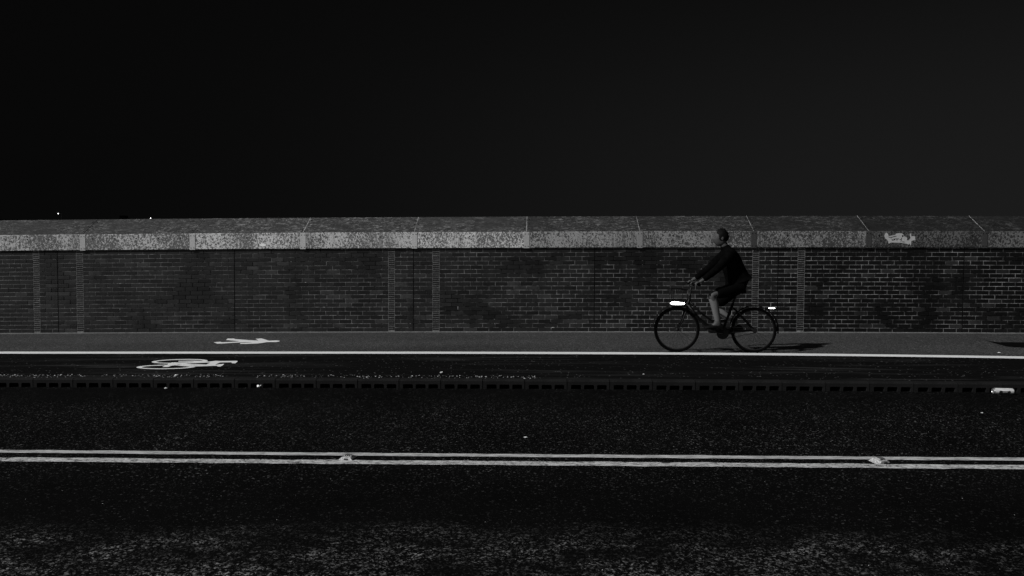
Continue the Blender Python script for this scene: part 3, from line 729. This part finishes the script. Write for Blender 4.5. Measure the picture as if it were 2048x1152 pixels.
for s_ in (-1, 1):
    k = str(s_)
    Jt.update({'sh'+k: (sh[s_], .048), 'el'+k: (elb[s_], .042), 'wr'+k: (wrist[s_], .027), 'pa'+k: ((-.295, s_*.255, 1.012), (.030, .020)),
               'hp'+k: (hip[s_], .072), 'kn'+k: (knee[s_], .058), 'cf'+k: (tuple(Vector(knee[s_]).lerp(Vector(ank[s_]), .32)+Vector((.018, 0, 0))), .056), 'an'+k: (ank[s_], .036),
               'he'+k: ((ank[s_][0]+.03, ank[s_][1], ank[s_][2]-.06), .034), 'to'+k: ((ank[s_][0]-.16, ank[s_][1], ank[s_][2]-.078), .024)})
    Bn += [('chest', 'sh'+k), ('sh'+k, 'el'+k), ('el'+k, 'wr'+k), ('wr'+k, 'pa'+k), ('pelvis', 'hp'+k), ('hp'+k, 'kn'+k), ('kn'+k, 'cf'+k), ('cf'+k, 'an'+k), ('an'+k, 'he'+k), ('an'+k, 'to'+k)]
# head with a face, ears; fingers curled round the grips
ex = MB(); hc = (.060, 0, 1.635)
base = len(ex.v); ex.ball(hc, (.098, .076, .122), n=24, h=16)
for i in range(base, len(ex.v)):
    x, y, z = ex.v[i]; dz = z-hc[2]
    if x < hc[0] and dz < -.02: x -= .010; y *= .86                      # jaw
    if x < hc[0]-.06 and abs(y) < .020 and -.045 < dz < .012: x -= .020   # nose
    if x < hc[0]-.05 and .022 < abs(y) < .045 and 0 < dz < .03: x += .008   # eye sockets
    ex.v[i] = (x, y, z)
for s_ in (-1, 1):
    ex.ball((hc[0]+.010, s_*.078, hc[2]-.005), (.020, .009, .031), n=10, h=6); ex.ball((hc[0]-.084, s_*.031, hc[2]+.012), .011, n=8, h=6)
ex.ball((hc[0]-.098, 0, hc[2]-.060), (.010, .024, .007), n=10, h=6)
for s_ in (-1, 1):
    for q, (dy, l_) in enumerate(((-.030, .9), (-.010, 1.0), (.010, .95), (.029, .8))):
        gx, gy, gz = -.318+dy*-.6*0, s_*(.252+dy*.9), .982
        ex.tube([(gx+.030, gy, gz+.026), (gx+.005, gy, gz+.030), (gx-.022*l_, gy, gz+.012), (gx-.020*l_, gy, gz-.012), (gx-.002, gy, gz-.022*l_)], [.0095, .0092, .0088, .0080, .0065], 8)
    ex.tube([(-.275, s_*.235, 1.005), (-.29, s_*.205, .990), (-.315, s_*.205, .965)], [.011, .010, .008], 8)
person = skin('person', Jt, Bn, 'pelvis', M_SKIN, extra=ex, label='cyclist in black jacket, shorts and long pale socks, riding left past the wall', category='person')
person.location = (BX, BY, BZ)
def child_skin(*a, **k): return skin(*a, parent=person, **k)
# jacket
Jk = {'hem': ((.355, 0, .93), (.10, .13)), 'waist': ((.325, 0, 1.02), (.150, .155)), 'mid': ((.27, 0, 1.16), (.155, .165)), 'chest': ((.205, 0, 1.31), (.155, .180)), 'upper': ((.165, 0, 1.41), (.125, .15)), 'col': ((.125, 0, 1.50), (.072, .075)), 'coltop': ((.108, 0, 1.535), (.062, .066))}
Bk = [('hem', 'waist'), ('waist', 'mid'), ('mid', 'chest'), ('chest', 'upper'), ('upper', 'col'), ('col', 'coltop')]
for s_ in (-1, 1):
    k = str(s_); e = Vector(elb[s_]); w_ = Vector(wrist[s_])
    Jk.update({'s'+k: ((sh[s_][0], sh[s_][1], sh[s_][2]), .080), 'e'+k: (tuple(e), .058), 'w'+k: (tuple(e.lerp(w_, .95)), .040)})
    Bk += [('upper', 's'+k), ('s'+k, 'e'+k), ('e'+k, 'w'+k)]
child_skin('jacket', Jk, Bk, 'mid', M_JACK)
Js = {'top': ((.33, 0, 1.06), (.11, .13)), 'p': ((.345, 0, .96), (.135, .15)), 'seat': ((.385, 0, .91), (.085, .12))}; Bs = [('top', 'p'), ('p', 'seat')]
for s_ in (-1, 1):
    k = str(s_); h_ = Vector(hip[s_]); kn = Vector(knee[s_]); Js.update({'h'+k: (tuple(h_), .105), 't'+k: (tuple(h_.lerp(kn, .45)), .096), 'k'+k: (tuple(h_.lerp(kn, .86)), .078)}); Bs += [('p', 'h'+k), ('h'+k, 't'+k), ('t'+k, 'k'+k)]
child_skin('shorts', Js, Bs, 'p', M_SHORT)
for s_ in (-1, 1):
    k = Vector(knee[s_]); a = Vector(ank[s_]); c_ = k.lerp(a, .32)+Vector((.018, 0, 0))
    child_skin('long_sock', {'a': (tuple(k.lerp(a, .04)), .052), 'b': (tuple(c_), .062), 'c': (tuple(k.lerp(a, .65)+Vector((.008, 0, 0))), .052), 'd': (tuple(a), .042)}, [('a', 'b'), ('b', 'c'), ('c', 'd')], 'a', M_SOCK)
b = MB(); base = 0; b.ball((hc[0]+.014, 0, hc[2]+.016), (.100, .084, .118), n=24, h=16)
for i in range(len(b.v)):
    x, y, z = b.v[i]; 
    if z < hc[2]-.035: z = hc[2]-.035-(hc[2]-.035-z)*.25; 
    if x < hc[0]-.045 and z < hc[2]+.055: x = hc[0]-.045
    b.v[i] = (x, y, z)
for i in range(len(b.v)):
    p = Vector(b.v[i]); c0 = Vector(hc); k = 1.01+.13*noise.noise(p*26)+.08*noise.noise(p*60); b.v[i] = tuple(c0+(p-c0)*k)
b.build('hair', M_HAIR, person, bend=False, smooth=True)
for s_ in (-1, 1):
    a = ank[s_]; b = MB()
    prof = [(.075, .030, .030), (.055, .040, .042), (.0, .038, .050), (-.07, .043, .038), (-.13, .046, .030), (-.175, .040, .026), (-.20, .018, .018)]; n = 12
    for k, (dx, hw, hh) in enumerate(prof):
        for q in range(n):
            an = 2*math.pi*q/n; zz = math.sin(an); b.v.append((a[0]+dx, a[1]+hw*math.cos(an), a[2]-.085+hh+(hh*zz if zz > 0 else hh*max(zz, -.9))))
    for k in range(len(prof)-1):
        for q in range(n): b.f.append((k*n+q, (k+1)*n+q, (k+1)*n+(q+1) % n, k*n+(q+1) % n)); b.m.append(0); b.t.append(0.)
    b.f.append(tuple(range(n))); b.m.append(0); b.t.append(0.); b.f.append(tuple((len(prof)-1)*n+n-1-q for q in range(n))); b.m.append(0); b.t.append(0.)
    b.build('shoe', M_BLACK, person, bend=False, smooth=True)

# ------------------------------------------------------------ far beyond the wall
def at_far(u, v, Y):
    d = fw*F_PX + R*(u-1026.4526) - U*(v-552.8271); t = Y/d.y; return d.x*t, Y, CAMH+d.z*t
for (u, v, Y), lab in (((116.5, 427.8, 150), 'distant lit street lamp, farther left and higher of the two above the wall'), ((301, 436.8, 190), 'distant lit street lamp just above the coping, nearer right of the two')):
    x, y, z = at_far(u, v, Y); s_ = Y/150
    sl = thing('street_lamp', lab, 'street lamp', (x, y, -1.2), 'distant street lamps beyond the wall')
    b = MB(); b.tube([(.8, 0, 0), (.8, 0, z-.6), (.7, 0, z+1.2), (.35, 0, z+1.42)], [.12, .08, .05, .04], 8); b.build('pole', M_POLE, sl, bend=False)
    b = MB(); b.box(-.35*s_, .40, -.14, .14, z+1.36+.05, z+1.36+.17, bev=.02); hd = b.build('lamp_head', M_POLE, sl, bend=False)
    b = MB(); b.ball((0, 0, z+1.2+.06), (.09*s_, .08, .08*s_), n=12, h=8); b.build('lantern', M_FAR, hd, bend=False, smooth=True)
x0, y0, z0 = at_far(239, 431, 120); x1, _, _ = at_far(249.5, 431, 120)
ho = thing('house', 'black silhouette of a distant house, only its chimney showing over the coping', 'house', (x0, 120, -1.2))
b = MB(); b.box(0, x1-x0, 0, 1.0, z0-4, z0+1.2); b.box(.1, x1-x0-.1, .1, .9, z0+1.2, z0+1.2+.002); b.build('chimney', M_SILH, ho, bend=False)
b = MB(); b.box(-4, 8, -2, 6, 0, 5.0); b.build('wall', M_SILH, ho, bend=False)
b = MB(); b.face([(-4.3, -2.3, 5), (8.3, -2.3, 5), (8.3, 2, z0-.6), (-4.3, 2, z0-.6)]); b.face([(8.3, 6.3, 5), (-4.3, 6.3, 5), (-4.3, 2, z0-.6), (8.3, 2, z0-.6)])
b.face([(-4.3, 6.3, 5), (-4.3, -2.3, 5), (-4.3, 2, z0-.6)]); b.face([(8.3, -2.3, 5), (8.3, 6.3, 5), (8.3, 2, z0-.6)]); b.build('roof', M_SILH, ho, bend=False)
xa, _, za = at_far(-60, 436, 100); xb_, _, zb = at_far(0, 437.2, 100); xc_, _, zc = at_far(95, 441.5, 100)
sh_ = thing('shed', 'black low roofline of a distant shed at the far left above the coping', 'shed', (xa, 100, -1.2))
b = MB(); pts = [(xa-12, za-1), (xa, za+.1), (xb_, zb), (xc_, zc), (xc_+6, zc-.8)]
for (p, z_), (q, w_) in zip(pts, pts[1:]):
    b.face([(p-xa, 0, z_+1.2-.3), (q-xa, 0, w_+1.2-.3), (q-xa, 6, w_+1.2), (p-xa, 6, z_+1.2)]); b.face([(p-xa, 6, z_+1.2), (q-xa, 6, w_+1.2), (q-xa, 12, w_+.9), (p-xa, 12, z_+.9)])
b.build('roof', M_SILH, sh_, bend=False)
b = MB(); b.box(-11.5, xc_-xa+5.5, .3, 11.7, 0, zc-.0); b.build('wall', M_SILH, sh_, bend=False)
